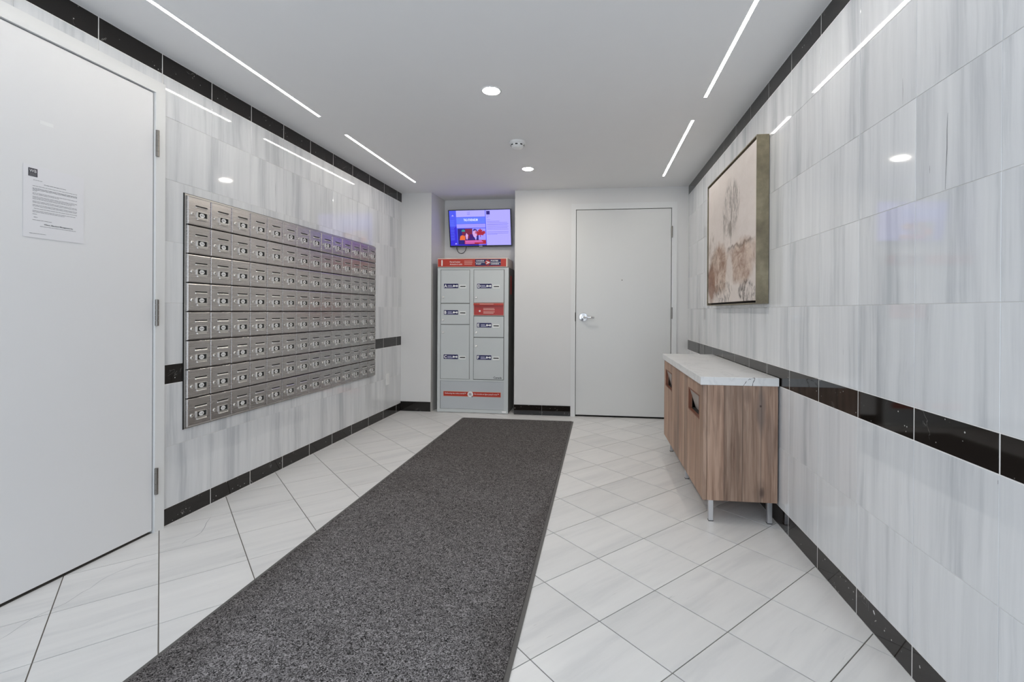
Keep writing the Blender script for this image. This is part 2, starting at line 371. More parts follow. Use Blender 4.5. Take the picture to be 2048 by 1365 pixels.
tile_cache = {}
def tile(parent, F, x0, x1, z0, z1, m, name='tile', y=0.0, g=G):
    w, h = round(x1-x0-2*g, 4), round(z1-z0-2*g, 4)
    if w < 0.004 or h < 0.004: return
    key = (w, h, m.name)
    if key not in tile_cache:
        bm = B(); box(bm, -w/2, w/2, 0, 0.009, -h/2, h/2)
        es = [e for e in bm.edges if all(v.co.y < 0.001 for v in e.verts)]
        bmesh.ops.bevel(bm, geom=es, offset=0.0007, segments=1, affect='EDGES')
        tile_cache[key] = mesh_of(name, bm, m)
    return obj(name, tile_cache[key], m, parent, F @ T((x0+x1)/2, y, (z0+z1)/2))

# ---- floor
fl = obj('floor', box(B(), -2.35, 1.10, Y0, 5.45, -0.05, -0.0025), M_GROUT_F); tag(fl, kind='structure')
S_, A_, OX, OY = 0.304568, 0.788191, -0.414415, 2.12736
def clip(poly, a, b, c):                         # keep a*x+b*y <= c
    out = []
    for i in range(len(poly)):
        p, q = poly[i], poly[(i+1) % len(poly)]; dp, dq = a*p[0]+b*p[1]-c, a*q[0]+b*q[1]-c
        if dp <= 0: out.append(p)
        if (dp < 0 < dq) or (dq < 0 < dp):
            t = dp/(dp-dq); out.append((p[0]+t*(q[0]-p[0]), p[1]+t*(q[1]-p[1])))
    return out
ca, sa = math.cos(A_), math.sin(A_)
RT = Matrix.Rotation(A_, 4, 'Z')
full = None; n_t = 0
for m in range(-16, 17):
    for n in range(-16, 17):
        cx = OX+S_*(ca*(m+.5)+sa*(n+.5)); cy = OY+S_*(sa*(m+.5)-ca*(n+.5))
        if not (-2.5 < cx < 1.3 and -0.2 < cy < 5.7): continue
        hs = S_/2-0.0019
        loc = [(-hs, -hs), (hs, -hs), (hs, hs), (-hs, hs)]
        wp = [(cx+ca*p-sa*q_, cy+sa*p+ca*q_) for p, q_ in loc]
        lim = 5.0 if not (-1.80 < cx < -0.80) else 5.36
        pl = clip(wp, -1, AL, -(XL0-AL*YREF)-0.001)
        pl = clip(pl, 1, -AR, XR0-AR*YREF-0.001) if pl else pl
        if pl:
            if max(p[1] for p in pl) > 4.955 and -2.0 < cx < -0.7:
                pl = clip(pl, 0, 1, 5.35)
            else: pl = clip(pl, 0, 1, 4.985)
        if len(pl) < 3: continue
        ar = abs(sum(pl[i][0]*pl[(i+1) % len(pl)][1]-pl[(i+1) % len(pl)][0]*pl[i][1] for i in range(len(pl))))/2
        if ar < 4e-4: continue
        M = T(cx, cy, 0) @ RT; Mi = M.inverted()
        whole = ar > (2*hs)**2*0.999
        if whole and full: me = full
        else:
            lp = [(Mi @ Vector((x, y, 0))).xy for x, y in pl]
            bm = prism(B(), [(p.x, p.y) for p in lp], -0.010, 0.0)
            me = mesh_of('tile', bm, M_FLOOR)
            if whole: full = me
        obj('tile', me, M_FLOOR, fl, M); n_t += 1

M_CRACK = plain('crack_grey', (0.36, 0.36, 0.37), 0.6)
M_CRACKD = plain('crack_dark', (0.12, 0.12, 0.13), 0.6)
def crack(parent, F, pts, w, m, up=False):          # hairline in the stone: a thin flat ribbon just above the tile face
    bm = B(); prev = None
    for i, (x, y) in enumerate(pts):
        a = pts[max(i-1, 0)]; b = pts[min(i+1, len(pts)-1)]; t = Vector((b[0]-a[0], b[1]-a[1])).normalized(); n = Vector((-t.y, t.x))*w*(0.3 if i in (0, len(pts)-1) else random.uniform(0.7, 1.2))
        q = [(x+n.x, y+n.y), (x-n.x, y-n.y)]
        cur = [bm.verts.new((p[0], -0.0003, p[1]) if up else (p[0], p[1], 0.0003)) for p in q]
        if prev: bm.faces.new((prev[0], prev[1], cur[1], cur[0]))
        prev = cur
    return obj('hairline_crack', bm, m, parent, F)
I4 = Matrix.Identity(4)
crack(fl, I4, [(-1.93, 1.334), (-1.931, 1.363), (-1.942, 1.405), (-1.949, 1.445), (-1.946, 1.474), (-1.938, 1.505), (-1.930, 1.535), (-1.936, 1.570), (-1.943, 1.604), (-1.94, 1.632), (-1.954, 1.678), (-1.957, 1.714), (-1.95, 1.75), (-1.937, 1.782), (-1.930, 1.809), (-1.882, 1.858)], 0.0011, M_CRACK)
crack(fl, I4, [(-1.891, 1.994), (-1.902, 2.033), (-1.89, 2.069), (-1.897, 2.112), (-1.925, 2.164), (-1.955, 2.208), (-1.989, 2.275)], 0.0012, M_CRACK)

# ---- ceiling
ce = obj('ceiling', box(B(), -2.35, 1.10, Y0, 5.45, HC, HC+0.06), M_CEIL); tag(ce, kind='structure')

# ---- left wall
ZB0, ZB1, ZM0, ZM1, ZT0 = 0.0868, 0.0868, 0.7077, 0.8068, 2.2440
DX0, DX1, DZ1 = 1.122, 2.0755, 2.133            # left door leaf
FX0, FX1, FZ1 = 1.070, 2.1275, 2.191
wl = obj('wall_left', None or mesh_of('wall_left', box(box(box(B(), Y0, FX0, 0.0014, 0.12, 0, HC), FX1, 5.45, 0.0014, 0.12, 0, HC), FX0, FX1, 0.0014, 0.12, FZ1-0.01, HC), M_GROUT_W), M_GROUT_W, None, FL)
tag(wl, kind='structure')
obj('backing', box(B(), FX0-0.01, FX1+0.01, 0.062, 0.12, 0.0, FZ1), M_DARK, wl)
gl = [1.82034+0.303073*i for i in range(-4, 11)]+[YE+0.004]
rows_l = [ZB0, 0.3935, ZM0, ZM1, 1.1158, 1.4250, 1.7345, 2.0440, ZT0, HC]
MBX0, MBX1, MBZ0, MBZ1 = 2.2548, 4.3445, 0.4645, 1.6795
def left_tiles(z0, z1, m, name, g):
    for a, b in zip(gl, gl[1:]):
        za = z0
        if a < FX1-0.01 and b > FX0:
            if z1 <= FZ1+0.004: continue
            za = max(z0, FZ1+0.002)
        if a > MBX0+0.01 and b < MBX1-0.01 and za > MBZ0+0.01 and z1 < MBZ1-0.01: continue
        aa = max(a, FX1+0.002) if (a < FX1 < b and z0 < FZ1) else a
        tile(wl, FL, aa, b, za, z1, m, name, g=g)
for z0, z1 in zip(rows_l, rows_l[1:]):
    blk = z0 in (ZM0, ZT0)
    left_tiles(z0, z1, M_BLACK if blk else M_WALL, 'border_tile' if blk else 'tile', 0.0019 if blk else G)
for z0, z1 in ((ZM0, ZM1), (ZT0, HC-0.001)):     # pale joints of the dark bands
    for x0_, x1_ in ((Y0, YE),) if z0 == ZT0 else ((FX1+0.002, MBX0-0.01), (MBX1+0.002, YE)):
        obj('band_joint', box(B(), x0_, x1_, 0.0006, 0.008, z0-0.0012, z1+0.0008), M_GROUT_L, wl, FL)
bl = obj('baseboard_left', box(B(), FX1+0.001, YE, -0.0004, 0.011, 0.0, ZB0+0.0006), M_GROUT_L, None, FL); tag(bl, kind='structure')
for a, b in zip(gl, gl[1:]):
    if b > FX1: tile(bl, FL, max(a, FX1+0.002), b, 0.000, ZB0+0.001, M_BLACK, 'tile', y=-0.001, g=0.0019)

# ---- right wall
ZRB, ZRT = 0.0968, 2.2520
wr = obj('wall_right', box(B(), -5.45, -Y0, 0.0014, 0.12, 0, HC), M_GROUT_W, None, FR); tag(wr, kind='structure')
gr = [1.25521+0.302945*i for i in range(-4, 13)]+[4.973]
rows_r = [ZRB, 0.3985, ZM0-0.001, ZM1-0.0005, 1.1125, 1.4190, 1.7250, 2.0290, ZRT, HC]
for z0, z1 in zip(rows_r, rows_r[1:]):
    blk = abs(z0-ZM0) < 0.01 or z0 == ZRT
    for a, b in zip(gr, gr[1:]): tile(wr, FR, -b, -a, z0, z1, M_BLACK if blk else M_WALL, 'border_tile' if blk else 'tile', g=0.0019 if blk else G)
    if blk: obj('band_joint', box(B(), -4.973, -Y0, 0.0006, 0.008, z0-0.0012, min(z1+0.0008, HC)), M_GROUT_L, wr, FR)
for q, w in (([(-1.429, 1.6275), (-1.4315, 1.585), (-1.431, 1.53), (-1.4345, 1.47), (-1.437, 1.4219)], 0.0009), ([(-1.621, 1.812), (-1.6195, 1.775), (-1.6196, 1.7295)], 0.0007), ([(-1.4978, 1.5055), (-1.4972, 1.495), (-1.4977, 1.4828)], 0.0008), ([(-1.2588, 0.6935), (-1.2588, 0.6845)], 0.002)):
    crack(wr, FR, q, w, M_CRACKD, True)
br = obj('baseboard_right', box(B(), -4.973, -0.1, -0.0004, 0.011, 0.0, ZRB+0.0006), M_GROUT_L, None, FR); tag(br, kind='structure')
for a, b in zip(gr, gr[1:]): tile(br, FR, -b, -a, 0.000, ZRB+0.001, M_BLACK, 'tile', y=-0.001, g=0.0019)

obj('chip', plate(B(), [(-1.757, 0.079), (-1.753, 0.081), (-1.748, 0.074), (-1.746, 0.069), (-1.753, 0.072)], -0.0013, -0.0009), M_WHITE, br, FR)

# ---- back wall with niche
NX0, NX1, NYB = -1.7532, -0.8485, 5.34
BX0, BX1, BZ1 = -0.2066, 0.7463, 2.1265          # back door leaf
bm = B()
prism(bm, [(NX1, DB+AB*NX1), (BX0-0.045, DB+AB*BX0), (BX0-0.045, 5.45), (NX1, 5.45)], 0, HC)
prism(bm, [(BX0-0.045, DB), (BX1+0.045, DB), (BX1+0.045, 5.45), (BX0-0.045, 5.45)], BZ1+0.045, HC)
prism(bm, [(BX1+0.045, DB+AB*BX1), (1.08, DB+AB*1.0), (1.08, 5.45), (BX1+0.045, 5.45)], 0, HC)
wb = obj('wall_back', bm, M_PAINT); tag(wb, kind='structure')
tag(obj('wall_pier', prism(B(), [(-2.30, 4.965), (NX0, 4.9652), (-1.727, NYB), (-1.727, 5.45), (-2.30, 5.45)], 0, HC), M_PAINT), kind='structure')
tag(obj('wall_niche', prism(B(), [(-1.727, NYB), (NX1, NYB), (NX1, 5.45), (-1.727, 5.45)], 0, HC), M_PAINT), kind='structure')
obj('backing', box(B(), BX0-0.046, BX1+0.046, 0.062, 0.15, 0.0, BZ1+0.05), M_DARK, wb, FB)
bb = obj('baseboard_back', box(B(), -2.085, NX0, -0.004, -0.0005, 0.0, 0.105), M_GROUT_L, None, FB); tag(bb, kind='structure')
for a, b in ((-2.085, -2.063), (-2.063, NX0+0.001), (NX1-0.001, -0.555), (-0.555, -0.2585)): tile(bb, FB, a, b, 0.001, 0.1055, M_BLACK, 'tile', y=-0.011, g=0.0012)

# ------------------------------------------------------------------ doors
def knuckle_hinge(parent, F, x, y, zc, h, r, m, n=5):
    hg = obj('hinge', cyl(B(), (0, 0, 0), r*0.55, h, 'Z', 10), m, parent, F @ T(x, y, zc), True)
    for i in range(n):
        bm = B(); bmesh.ops.create_cone(bm, cap_ends=True, segments=14, radius1=r, radius2=r, depth=h/n-0.0012)
        obj('knuckle', bm, m, hg, F @ T(x, y, zc-h/2+h/n*(i+.5)))
    return hg
d1_ = tag(empty('door_1', FL @ T(DX1, 0, 0)), kind='structure')
obj('leaf', box(B(), DX0, DX1-0.003, -0.004, 0.040, 0.012, DZ1-0.004, 0.0015), M_DOORL, d1_, FL)
bm = B()
plate(bm, [(FX0, 0), (DX0-0.003, 0), (DX0-0.003, DZ1), (DX1+0.0015, DZ1), (DX1+0.0015, 0), (FX1, 0), (FX1, FZ1), (FX0, FZ1)], -0.014, 0.060)
obj('frame', bm, M_FRAME, d1_, FL)
obj('door_stop', plate(B(), [(DX0-0.003, 0), (DX0+0.012, 0), (DX0+0.012, DZ1-0.014), (DX1-0.014, DZ1-0.014), (DX1-0.014, 0), (DX1+0.0015, 0), (DX1+0.0015, DZ1), (DX0-0.003, DZ1)], 0.042, 0.060), M_DARK, d1_, FL)
for zc in (1.887, 1.067, 0.249): knuckle_hinge(d1_, FL, DX1+0.006, -0.018, zc, 0.128, 0.0078, M_HINGE)
obj('tape_mark', box(B(), 1.600, 1.646, -0.0046, -0.0041, 1.798, 1.812), M_WHITE, d1_, FL)

# notice
PX0, PZ0 = 1.5455, 1.3560
nt = obj('paper_notice', box(B(), 0, 0.2135, -0.0006, 0.0, 0, 0.2740), M_PAPER, None, FL @ T(PX0, -0.0052, PZ0))
tag(nt, 'white printed notice sheet taped to the large white door on the left', 'notice')
lg = obj('logo_block', box(B(), 0.016, 0.046, -0.0012, -0.0006, 0.232, 0.263), M_LOGO, nt)
text('logo_letters', 'WB', M_PAPER, lg, 0.0195, -0.0014, 0.2475, width=0.023, height=0.011)
for zz, x1 in ((0.2425, 0.043), (0.2385, 0.041), (0.235, 0.042)): obj('logo_line', box(B(), 0.020, x1, -0.0014, -0.0012, zz, zz+0.0011), M_INK, lg)
lines = [(0.032, 0.062, 0.2200, 0), (0.068, 0.145, 0.2085, 1), (0.030, 0.186, 0.1975, 0), (0.030, 0.186, 0.1885, 1), (0.030, 0.186, 0.1840, 1), (0.030, 0.045, 0.1795, 1),
         (0.030, 0.186, 0.1705, 0), (0.030, 0.120, 0.1660, 0), (0.030, 0.186, 0.1570, 0), (0.030, 0.178, 0.1525, 0), (0.030, 0.165, 0.1480, 0), (0.030, 0.186, 0.1390, 0), (0.030, 0.186, 0.1345, 0),
         (0.030, 0.186, 0.1255, 0), (0.030, 0.186, 0.1210, 0), (0.034, 0.186, 0.1120, 0), (0.030, 0.180, 0.1030, 0), (0.030, 0.140, 0.0985, 0), (0.030, 0.046, 0.0900, 0), (0.034, 0.046, 0.0785, 1), (0.030, 0.095, 0.0680, 0),
         (0.055, 0.182, 0.0460, 0), (0.020, 0.075, 0.0160, 0)]
for x0, x1, z, dk in lines:
    bm = B(); x = x0
    while x < x1:
        w = random.uniform(0.004, 0.016); quad(bm, x, min(x+w, x1), z-0.0008, z+0.0008, -0.0009); x += w+0.0012
    ln = obj('text_line', bm, M_INKD if dk else M_INK, nt); ln['kind'] = 'stuff'
text('signature_line', 'Wilson, Blanchard Management Inc.', M_INKD, nt, 0.068, -0.0010, 0.0505, width=0.104, bold=0.02)

# back door
d2_ = tag(empty('door_2', FB @ T(BX1, 0, 0)), kind='structure')
obj('leaf', box(B(), BX0, BX1-0.002, -0.003, 0.040, 0.018, BZ1-0.003, 0.0015), M_DOOR, d2_, FB)
obj('frame', plate(B(), [(BX0-0.0515, 0), (BX0-0.0045, 0), (BX0-0.0045, BZ1+0.002), (BX1+0.003, BZ1+0.002), (BX1+0.003, 0), (BX1+0.053, 0), (BX1+0.053, 2.1885), (BX0-0.0515, 2.1885)], -0.013, 0.060), M_FRAME, d2_, FB)
obj('door_stop', plate(B(), [(BX0-0.0045, 0), (BX0+0.012, 0), (BX0+0.012, BZ1-0.014), (BX1-0.014, BZ1-0.014), (BX1-0.014, 0), (BX1+0.003, 0), (BX1+0.003, BZ1+0.002), (BX0-0.0045, BZ1+0.002)], 0.042, 0.060), M_DARK, d2_, FB)
for zc in (1.886, 1.071, 0.25): knuckle_hinge(d2_, FB, BX1+0.004, -0.017, zc, 0.115, 0.0075, M_HINGE, 3)
obj('strike_plate', box(B(), BX0-0.0085, BX0-0.0040, -0.0145, -0.0125, 0.981, 1.071), M_DARK, d2_, FB)
ros = obj('lever_rose', lathe(B(), [(0.046, -0.003), (0.046, -0.008), (0.040, -0.016), (0.020, -0.019), (0.016, -0.046), (0.012, -0.052)], 'Y', 28, (-0.130, 0, 1.0232)), M_CHROME, d2_, FB, False)
tube_p = [(-0.130, -0.046, 1.0232), (-0.110, -0.055, 1.0232), (-0.085, -0.058, 1.0230), (-0.055, -0.056, 1.0215), (-0.022, -0.048, 1.0190)]
obj('lever', tube(B(), tube_p, 0.0108, 10), M_CHROME, ros, FB, True)
obj('peephole', lathe(B(), [(0.006, -0.003), (0.006, -0.007), (0.003, -0.008)], 'Y', 12, (0.2589, 0, 1.4033)), M_HINGE, d2_, FB)

# ------------------------------------------------------------------ mailbox bank
NC, NR = 14, 8
PW, PH = (MBX1-MBX0)/NC, (MBZ1-MBZ0)/NR
FM = FL @ T(MBX0, 0, MBZ0)
mb = tag(empty('mailbox_bank', FM), 'long steel bank of small numbered mailboxes set in the left marble wall', 'mailboxes')
bm = B(); box(bm, -0.007, NC*PW+0.004, -0.006, 0.0035, -0.004, NR*PH+0.007)
obj('backing_frame', bm, M_BOXF, mb, FM)
obj('backing_panel', box(B(), 0, NC*PW, -0.0068, -0.0058, 0.001, NR*PH-0.001), M_DARK, mb, FM)
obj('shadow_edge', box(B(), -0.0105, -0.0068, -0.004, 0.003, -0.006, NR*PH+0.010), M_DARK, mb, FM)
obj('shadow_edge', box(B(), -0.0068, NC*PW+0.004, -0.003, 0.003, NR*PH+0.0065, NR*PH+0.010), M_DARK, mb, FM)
bm = B(); box(bm, 0.0010, PW-0.0010, -0.019, -0.0055, 0.0026, PH-0.0020)
es = [e for e in bm.edges if all(v.co.y < -0.01 for v in e.verts)]
bmesh.ops.bevel(bm, geom=es, offset=0.0062, segments=3, profile=0.5, affect='EDGES')
door_me = mesh_of('mailbox_door', bm, M_BOX)
bm = B(); plate(bm, rrect(0.046, 0.124, 0.1018, 0.1080, 0.0024, 2), -0.0196, -0.0188, 0)
hole_me = mesh_of('mail_slot', bm, M_DARK)
def slant_lip(x0, x1, z0, z1, out):              # a small ledge whose face leans upwards
    bm = B(); pr = [(-0.0186, z1), (-0.0186-out, z0+(z1-z0)*0.22), (-0.0186-out, z0), (-0.0186, z0)]
    a = [bm.verts.new((x0+(0.002 if i in (1, 2) else 0), y, z)) for i, (y, z) in enumerate(pr)]; b = [bm.verts.new((x1-(0.002 if i in (1, 2) else 0), y, z)) for i, (y, z) in enumerate(pr)]
    bm.faces.new(a); bm.faces.new(b)
    for i in range(4): bm.faces.new((a[i], a[(i+1) % 4], b[(i+1) % 4], b[i]))
    return bm
bm = slant_lip(0.046, 0.124, 0.0955, 0.1025, 0.0050)
lip_me = mesh_of('slot_lip', bm, M_BEZEL)
bm = B(); lathe(bm, [(0.0102, -0.0188), (0.0102, -0.0205), (0.0082, -0.0232), (0.0060, -0.0236)], 'Y', 16, (0.0262, 0, 0.0600)); lock_me = mesh_of('lock', bm, M_BEZEL)
bm = B(); plate(bm, rrect(0.0252, 0.0274, 0.0555, 0.0650, 0.0008, 1), -0.0240, -0.0235); key_me = mesh_of('keyhole', bm, M_DARK)
bm = B(); ring(bm, rrect(0.0525, 0.1215, 0.0385, 0.0780, 0.007, 3), rrect(0.0578, 0.1165, 0.0475, 0.0735, 0.002, 3), -0.0245, -0.0188); bez_me = mesh_of('plate_bezel', bm, M_BEZEL)
bm = slant_lip(0.0555, 0.1185, 0.0325, 0.0415, 0.0085); pull_me = mesh_of('pull_lip', bm, M_BEZEL)
bm = B(); plate(bm, [(0.0575, 0.0470), (0.1168, 0.0470), (0.1168, 0.0738), (0.0575, 0.0738)], -0.0200, -0.0186); win_me = mesh_of('plate_window', bm, M_DARK)
bm = B(); plate(bm, ellipse(0.0872, 0.0600, 0.0165, 0.0118, 16), -0.0206, -0.0200); disc_me = mesh_of('number_label', bm, M_LABEL)
for r in range(NR):
    for c in range(NC):
        Mx = FM @ T(c*PW, 0, (NR-1-r)*PH)
        d = obj('mailbox_door', door_me, M_BOX, mb, Mx)
        for nm, me in (('mail_slot', hole_me), ('slot_lip', lip_me), ('lock', lock_me), ('keyhole', key_me), ('plate_bezel', bez_me), ('pull_lip', pull_me), ('plate_window', win_me), ('number_label', disc_me)):
            obj(nm, me, None, d, Mx)
        s = '%d%02d' % (8-r, 14-c)
        text('number', s, M_INKD, d, 0.0872, -0.02075, 0.0548, height=0.0100, align='CENTER', bold=0.02)

# ------------------------------------------------------------------ blank outlet cover low on the left wall
oc = obj('outlet_cover', box(B(), 4.600, 4.672, -0.006, 0.001, 0.328, 0.443, 0.002, 1), M_WHITE, None, FL)
tag(oc, 'small blank white cover plate low on left wall past the mailboxes', 'cover plate')
for zc in (0.345, 0.426): obj('screw', cyl(B(), (4.636, -0.0062, zc), 0.0035, 0.0012, 'Y', 10), M_BEZEL, oc, FL)

# ------------------------------------------------------------------ parcel locker
LX0, LX1 = -1.680, -0.9125
FK = FB @ T(0, 0, 0)
lk = tag(empty('parcel_locker', FB @ T(LX0, 0, 0)), 'tall grey parcel locker with red header and lettered doors in the niche', 'parcel locker')
obj('body', box(B(), LX0, LX1, 0.006, 0.350, 0.004, 1.540, 0.003), M_LSHADE, lk, FK)
# face frame
bm = B()
plate(bm, [(LX0, 0.004), (-1.648, 0.004), (-1.648, 1.540), (LX0, 1.540)], -0.004, 0.010)
plate(bm, [(-0.9565, 0.004), (LX1, 0.004), (LX1, 1.540), (-0.9565, 1.540)], -0.004, 0.010)
plate(bm, [(-1.648, 0.004), (-0.9565, 0.004), (-0.9565, 0.038), (-1.648, 0.038)], -0.004, 0.010)
plate(bm, [(-1.648, 0.3365), (-0.9565, 0.3365), (-0.9565, 0.3540), (-1.648, 0.3540)], -0.004, 0.010)
plate(bm, [(-1.648, 1.518), (-0.9565, 1.518), (-0.9565, 1.540), (-1.648, 1.540)], -0.004, 0.010)
plate(bm, [(-1.327, 0.354), (-1.287, 0.354), (-1.287, 1.518), (-1.327, 1.518)], -0.004, 0.010)
bmesh.ops.remove_doubles(bm, verts=bm.verts[:], dist=0.0001)
obj('face_frame', bm, M_LOCKER, lk, FK)
hd = obj('header', box(B(), LX0+0.001, LX1-0.011, -0.016, 0.330, 1.5430, 1.6390, 0.004, 2), plain('header_cream', (0.66, 0.58, 0.50), 0.4), lk, FK)
obj('red_band', box(B(), -1.673, -0.937, -0.0175, -0.0155, 1.5490, 1.6300), M_RED, hd, FK)
text('numeral', '1', M_PWHITE, hd, -1.650, -0.0182, 1.5575, height=0.062, bold=0.03)
text('lettering', 'Parcel locker', M_PWHITE, hd, -1.543, -0.0182, 1.5915, width=0.115, bold=0.012)
text('lettering', 'Armoire à colis', M_PWHITE, hd, -1.543, -0.0182, 1.5665, width=0.135, bold=0.012)
for z, w in ((1.607, 0.088), (1.591, 0.088), (1.574, 0.084)):
    obj('fine_print', quad(B(), -1.386, -1.386+w, z-0.003, z+0.003, -0.0180), M_PALE, hd, FK)
lb = obj('logo_panel', box(B(), -1.268, -0.994, -0.0185, -0.0170, 1.5580, 1.6255), M_NAVY, hd, FK)
for s_, x, z, w in (('CANADA', -1.258, 1.602, 0.088), ('POST', -1.258, 1.569, 0.055), ('POSTES', -1.100, 1.602, 0.078), ('CANADA', -1.100, 1.569, 0.090)):
    text('logo_lettering', s_, M_PWHITE, hd, x, -0.0192, z, width=w, height=0.0145, bold=0.03)
obj('logo_rule', quad(B(), -1.268, -1.165, 1.5900, 1.5930, -0.0190), M_PWHITE, hd, FK)
obj('logo_rule', quad(B(), -1.105, -0.994, 1.5900, 1.5930, -0.0190), M_PWHITE, hd, FK)
obj('logo_disc', plate(B(), ellipse(-1.134, 1.5915, 0.028, 0.028, 24), -0.0196, -0.0186), M_RED2, hd, FK)
obj('logo_wing', plate(B(), [(-1.156, 1.608), (-1.110, 1.5935), (-1.110, 1.5885), (-1.152, 1.572), (-1.141, 1.587), (-1.126, 1.591), (-1.141, 1.594)], -0.0202, -0.0195), M_PWHITE, hd, FK)
def locker_door(letter, x0, x1, z0, z1, lz, kz):
    d = obj('locker_door', box(B(), x0, x1, -0.006, 0.0005, z0, z1, 0.0018, 1), M_LOCKER, lk, FK)
    lx = x0+0.034
    obj('label', box(B(), lx-0.002, lx+0.160, -0.0072, -0.0060, lz-0.002, lz+0.0515), M_PWHITE, d, FK)
    obj('label_panel', box(B(), lx, lx+0.158, -0.0078, -0.0070, lz, lz+0.0495), M_NAVY, d, FK)
    text('letter', letter, M_PWHITE, d, lx+0.005, -0.0081, lz+0.008, height=0.033, bold=0.035)
    for z, w in ((lz+0.029, 0.046), (lz+0.014, 0.056)): obj('fine_print', quad(B(), lx+0.042, lx+0.042+w, z-0.0045, z+0.0045, -0.0080), plain('label_print', (0.42, 0.41, 0.55), 0.5) if letter == 'A' and w < 0.05 else bpy.data.materials['label_print'], d, FK)
    bm = B(); plate(bm, ellipse(lx+0.143, lz+0.0245, 0.0095, 0.0115, 14), -0.0084, -0.0078)
    plate(bm, rrect(lx+0.100, lx+0.138, lz+0.0195, lz+0.0295, 0.003, 2), -0.00835, -0.0078); plate(bm, rrect(lx+0.100, lx+0.118, lz+0.0140, lz+0.0350, 0.004, 2), -0.0083, -0.0078)
    obj('key_symbol', bm, M_PWHITE, d, FK)
    sx = lx+0.170
    obj('card_holder', box(B(), sx, sx+0.074, -0.0095, -0.0060, lz-0.004, lz+0.037, 0.0015, 1), plain('holder_pale', (0.78, 0.79, 0.77), 0.4) if letter == 'A' else bpy.data.materials['holder_pale'], d, FK)
    obj('card_slot', box(B(), sx+0.009, sx+0.066, -0.0101, -0.0093, lz+0.014, lz+0.024), M_DARK, d, FK)
    obj('lock', lathe(B(), [(0.0130, -0.0058), (0.0130, -0.0100), (0.0095, -0.0130), (0.004, -0.0132)], 'Y', 16, (x0+0.025, 0, kz)), M_BEZEL, d, FK)
    return d
locker_door('A', -1.644, -1.331, 1.1640, 1.5140, 1.3205, 1.2250)
locker_door('B', -1.644, -1.331, 0.9390, 1.1570, 1.0395, 0.9827)
locker_door('C', -1.644, -1.331, 0.3570, 0.9325, 0.5675, 0.8495)
locker_door('D', -1.283, -0.9625, 1.1690, 1.5140, 1.3195, 1.2240)
locker_door('E', -1.283, -0.9625, 0.8060, 1.0240, 0.9060, 0.8515)
dF = locker_door('F', -1.283, -0.9625, 0.3600, 0.7985, 0.5660, 0.7080)
text('wordmark', 'Canada', plain('wordmark_grey', (0.06, 0.06, 0.065), 0.5), dF, -1.068, -0.0066, 0.3690, width=0.088, bold=0.015)
ms = obj('outgoing_slot', box(B(), -1.286, -0.9600, -0.0060, 0.0005, 1.0330, 1.1660), plain('slot_rim', (0.62, 0.42, 0.36), 0.4), lk, FK)
obj('slot_door', box(B(), -1.280, -0.9650, -0.0080, -0.0050, 1.0380, 1.1420, 0.001, 1), M_RED2, ms, FK)
obj('slot_hood', plate(B(), [(-1.280, 1.1400), (-0.9650, 1.1400), (-0.9650, 1.1610), (-1.280, 1.1610)], -0.0300, -0.0055), M_RED, ms, FK)
obj('hood_print', quad(B(), -1.215, -1.065, 1.1500, 1.1545, -0.0303), M_PALE, ms, FK)
for z, w in ((1.108, 0.118), (1.094, 0.122), (1.072, 0.122), (1.058, 0.110)): obj('fine_print', quad(B(), -1.180, -1.180+w, z-0.0035, z+0.0035, -0.0083), M_PALE, ms, FK)
obj('lock', lathe(B(), [(0.0095, -0.0075), (0.0095, -0.0120), (0.0035, -0.0125)], 'Y', 16, (-1.218, 0, 1.080)), M_PWHITE, ms, FK)
lp = obj('lower_panel', box(B(), -1.644, -0.9565, -0.0010, 0.0060, 0.0400, 0.3350), M_LOCKP, lk, FK)
obj('slogan_rim', box(B(), -1.6130, -0.9880, -0.0022, -0.0010, 0.1710, 0.2260), plain('rim_peach', (0.68, 0.44, 0.33), 0.5), lp, FK)
obj('slogan_band', box(B(), -1.6095, -0.9915, -0.0030, -0.0020, 0.1750, 0.2220), M_RED, lp, FK)
text('slogan', 'Delivering the online world\u2122', M_PWHITE, lp, -1.594, -0.0036, 0.1925, width=0.228, bold=0.008)
text('slogan', "Du monde en ligne jusqu'à vous\u2122", M_PWHITE, lp, -1.274, -0.0036, 0.1905, width=0.264, bold=0.008)
obj('slogan_badge', plate(B(), ellipse(-1.317, 0.1975, 0.0305, 0.0305, 24), -0.0044, -0.0024), M_PWHITE, lp, FK)
obj('badge_mark', plate(B(), [(-1.334, 0.186), (-1.308, 0.184), (-1.302, 0.198), (-1.310, 0.211), (-1.334, 0.211)], -0.0048, -0.0042), plain('badge_grey', (0.40, 0.38, 0.40), 0.5), lp, FK)
obj('badge_cursor', plate(B(), [(-1.304, 0.187), (-1.286, 0.169), (-1.295, 0.168), (-1.300, 0.160)], -0.0052, -0.0045), M_INK, lp, FK)
obj('floor_sticker', box(B(), -0.976, -0.932, -0.0050, -0.0035, 0.0110, 0.0290), M_PWHITE, lk, FK)
# stickers on the right flank
bm = B(); box(bm, LX1-0.0005, LX1+0.0006, 0.090, 0.200, 1.26, 1.46); obj('side_sticker', bm, M_RED, lk, FK)

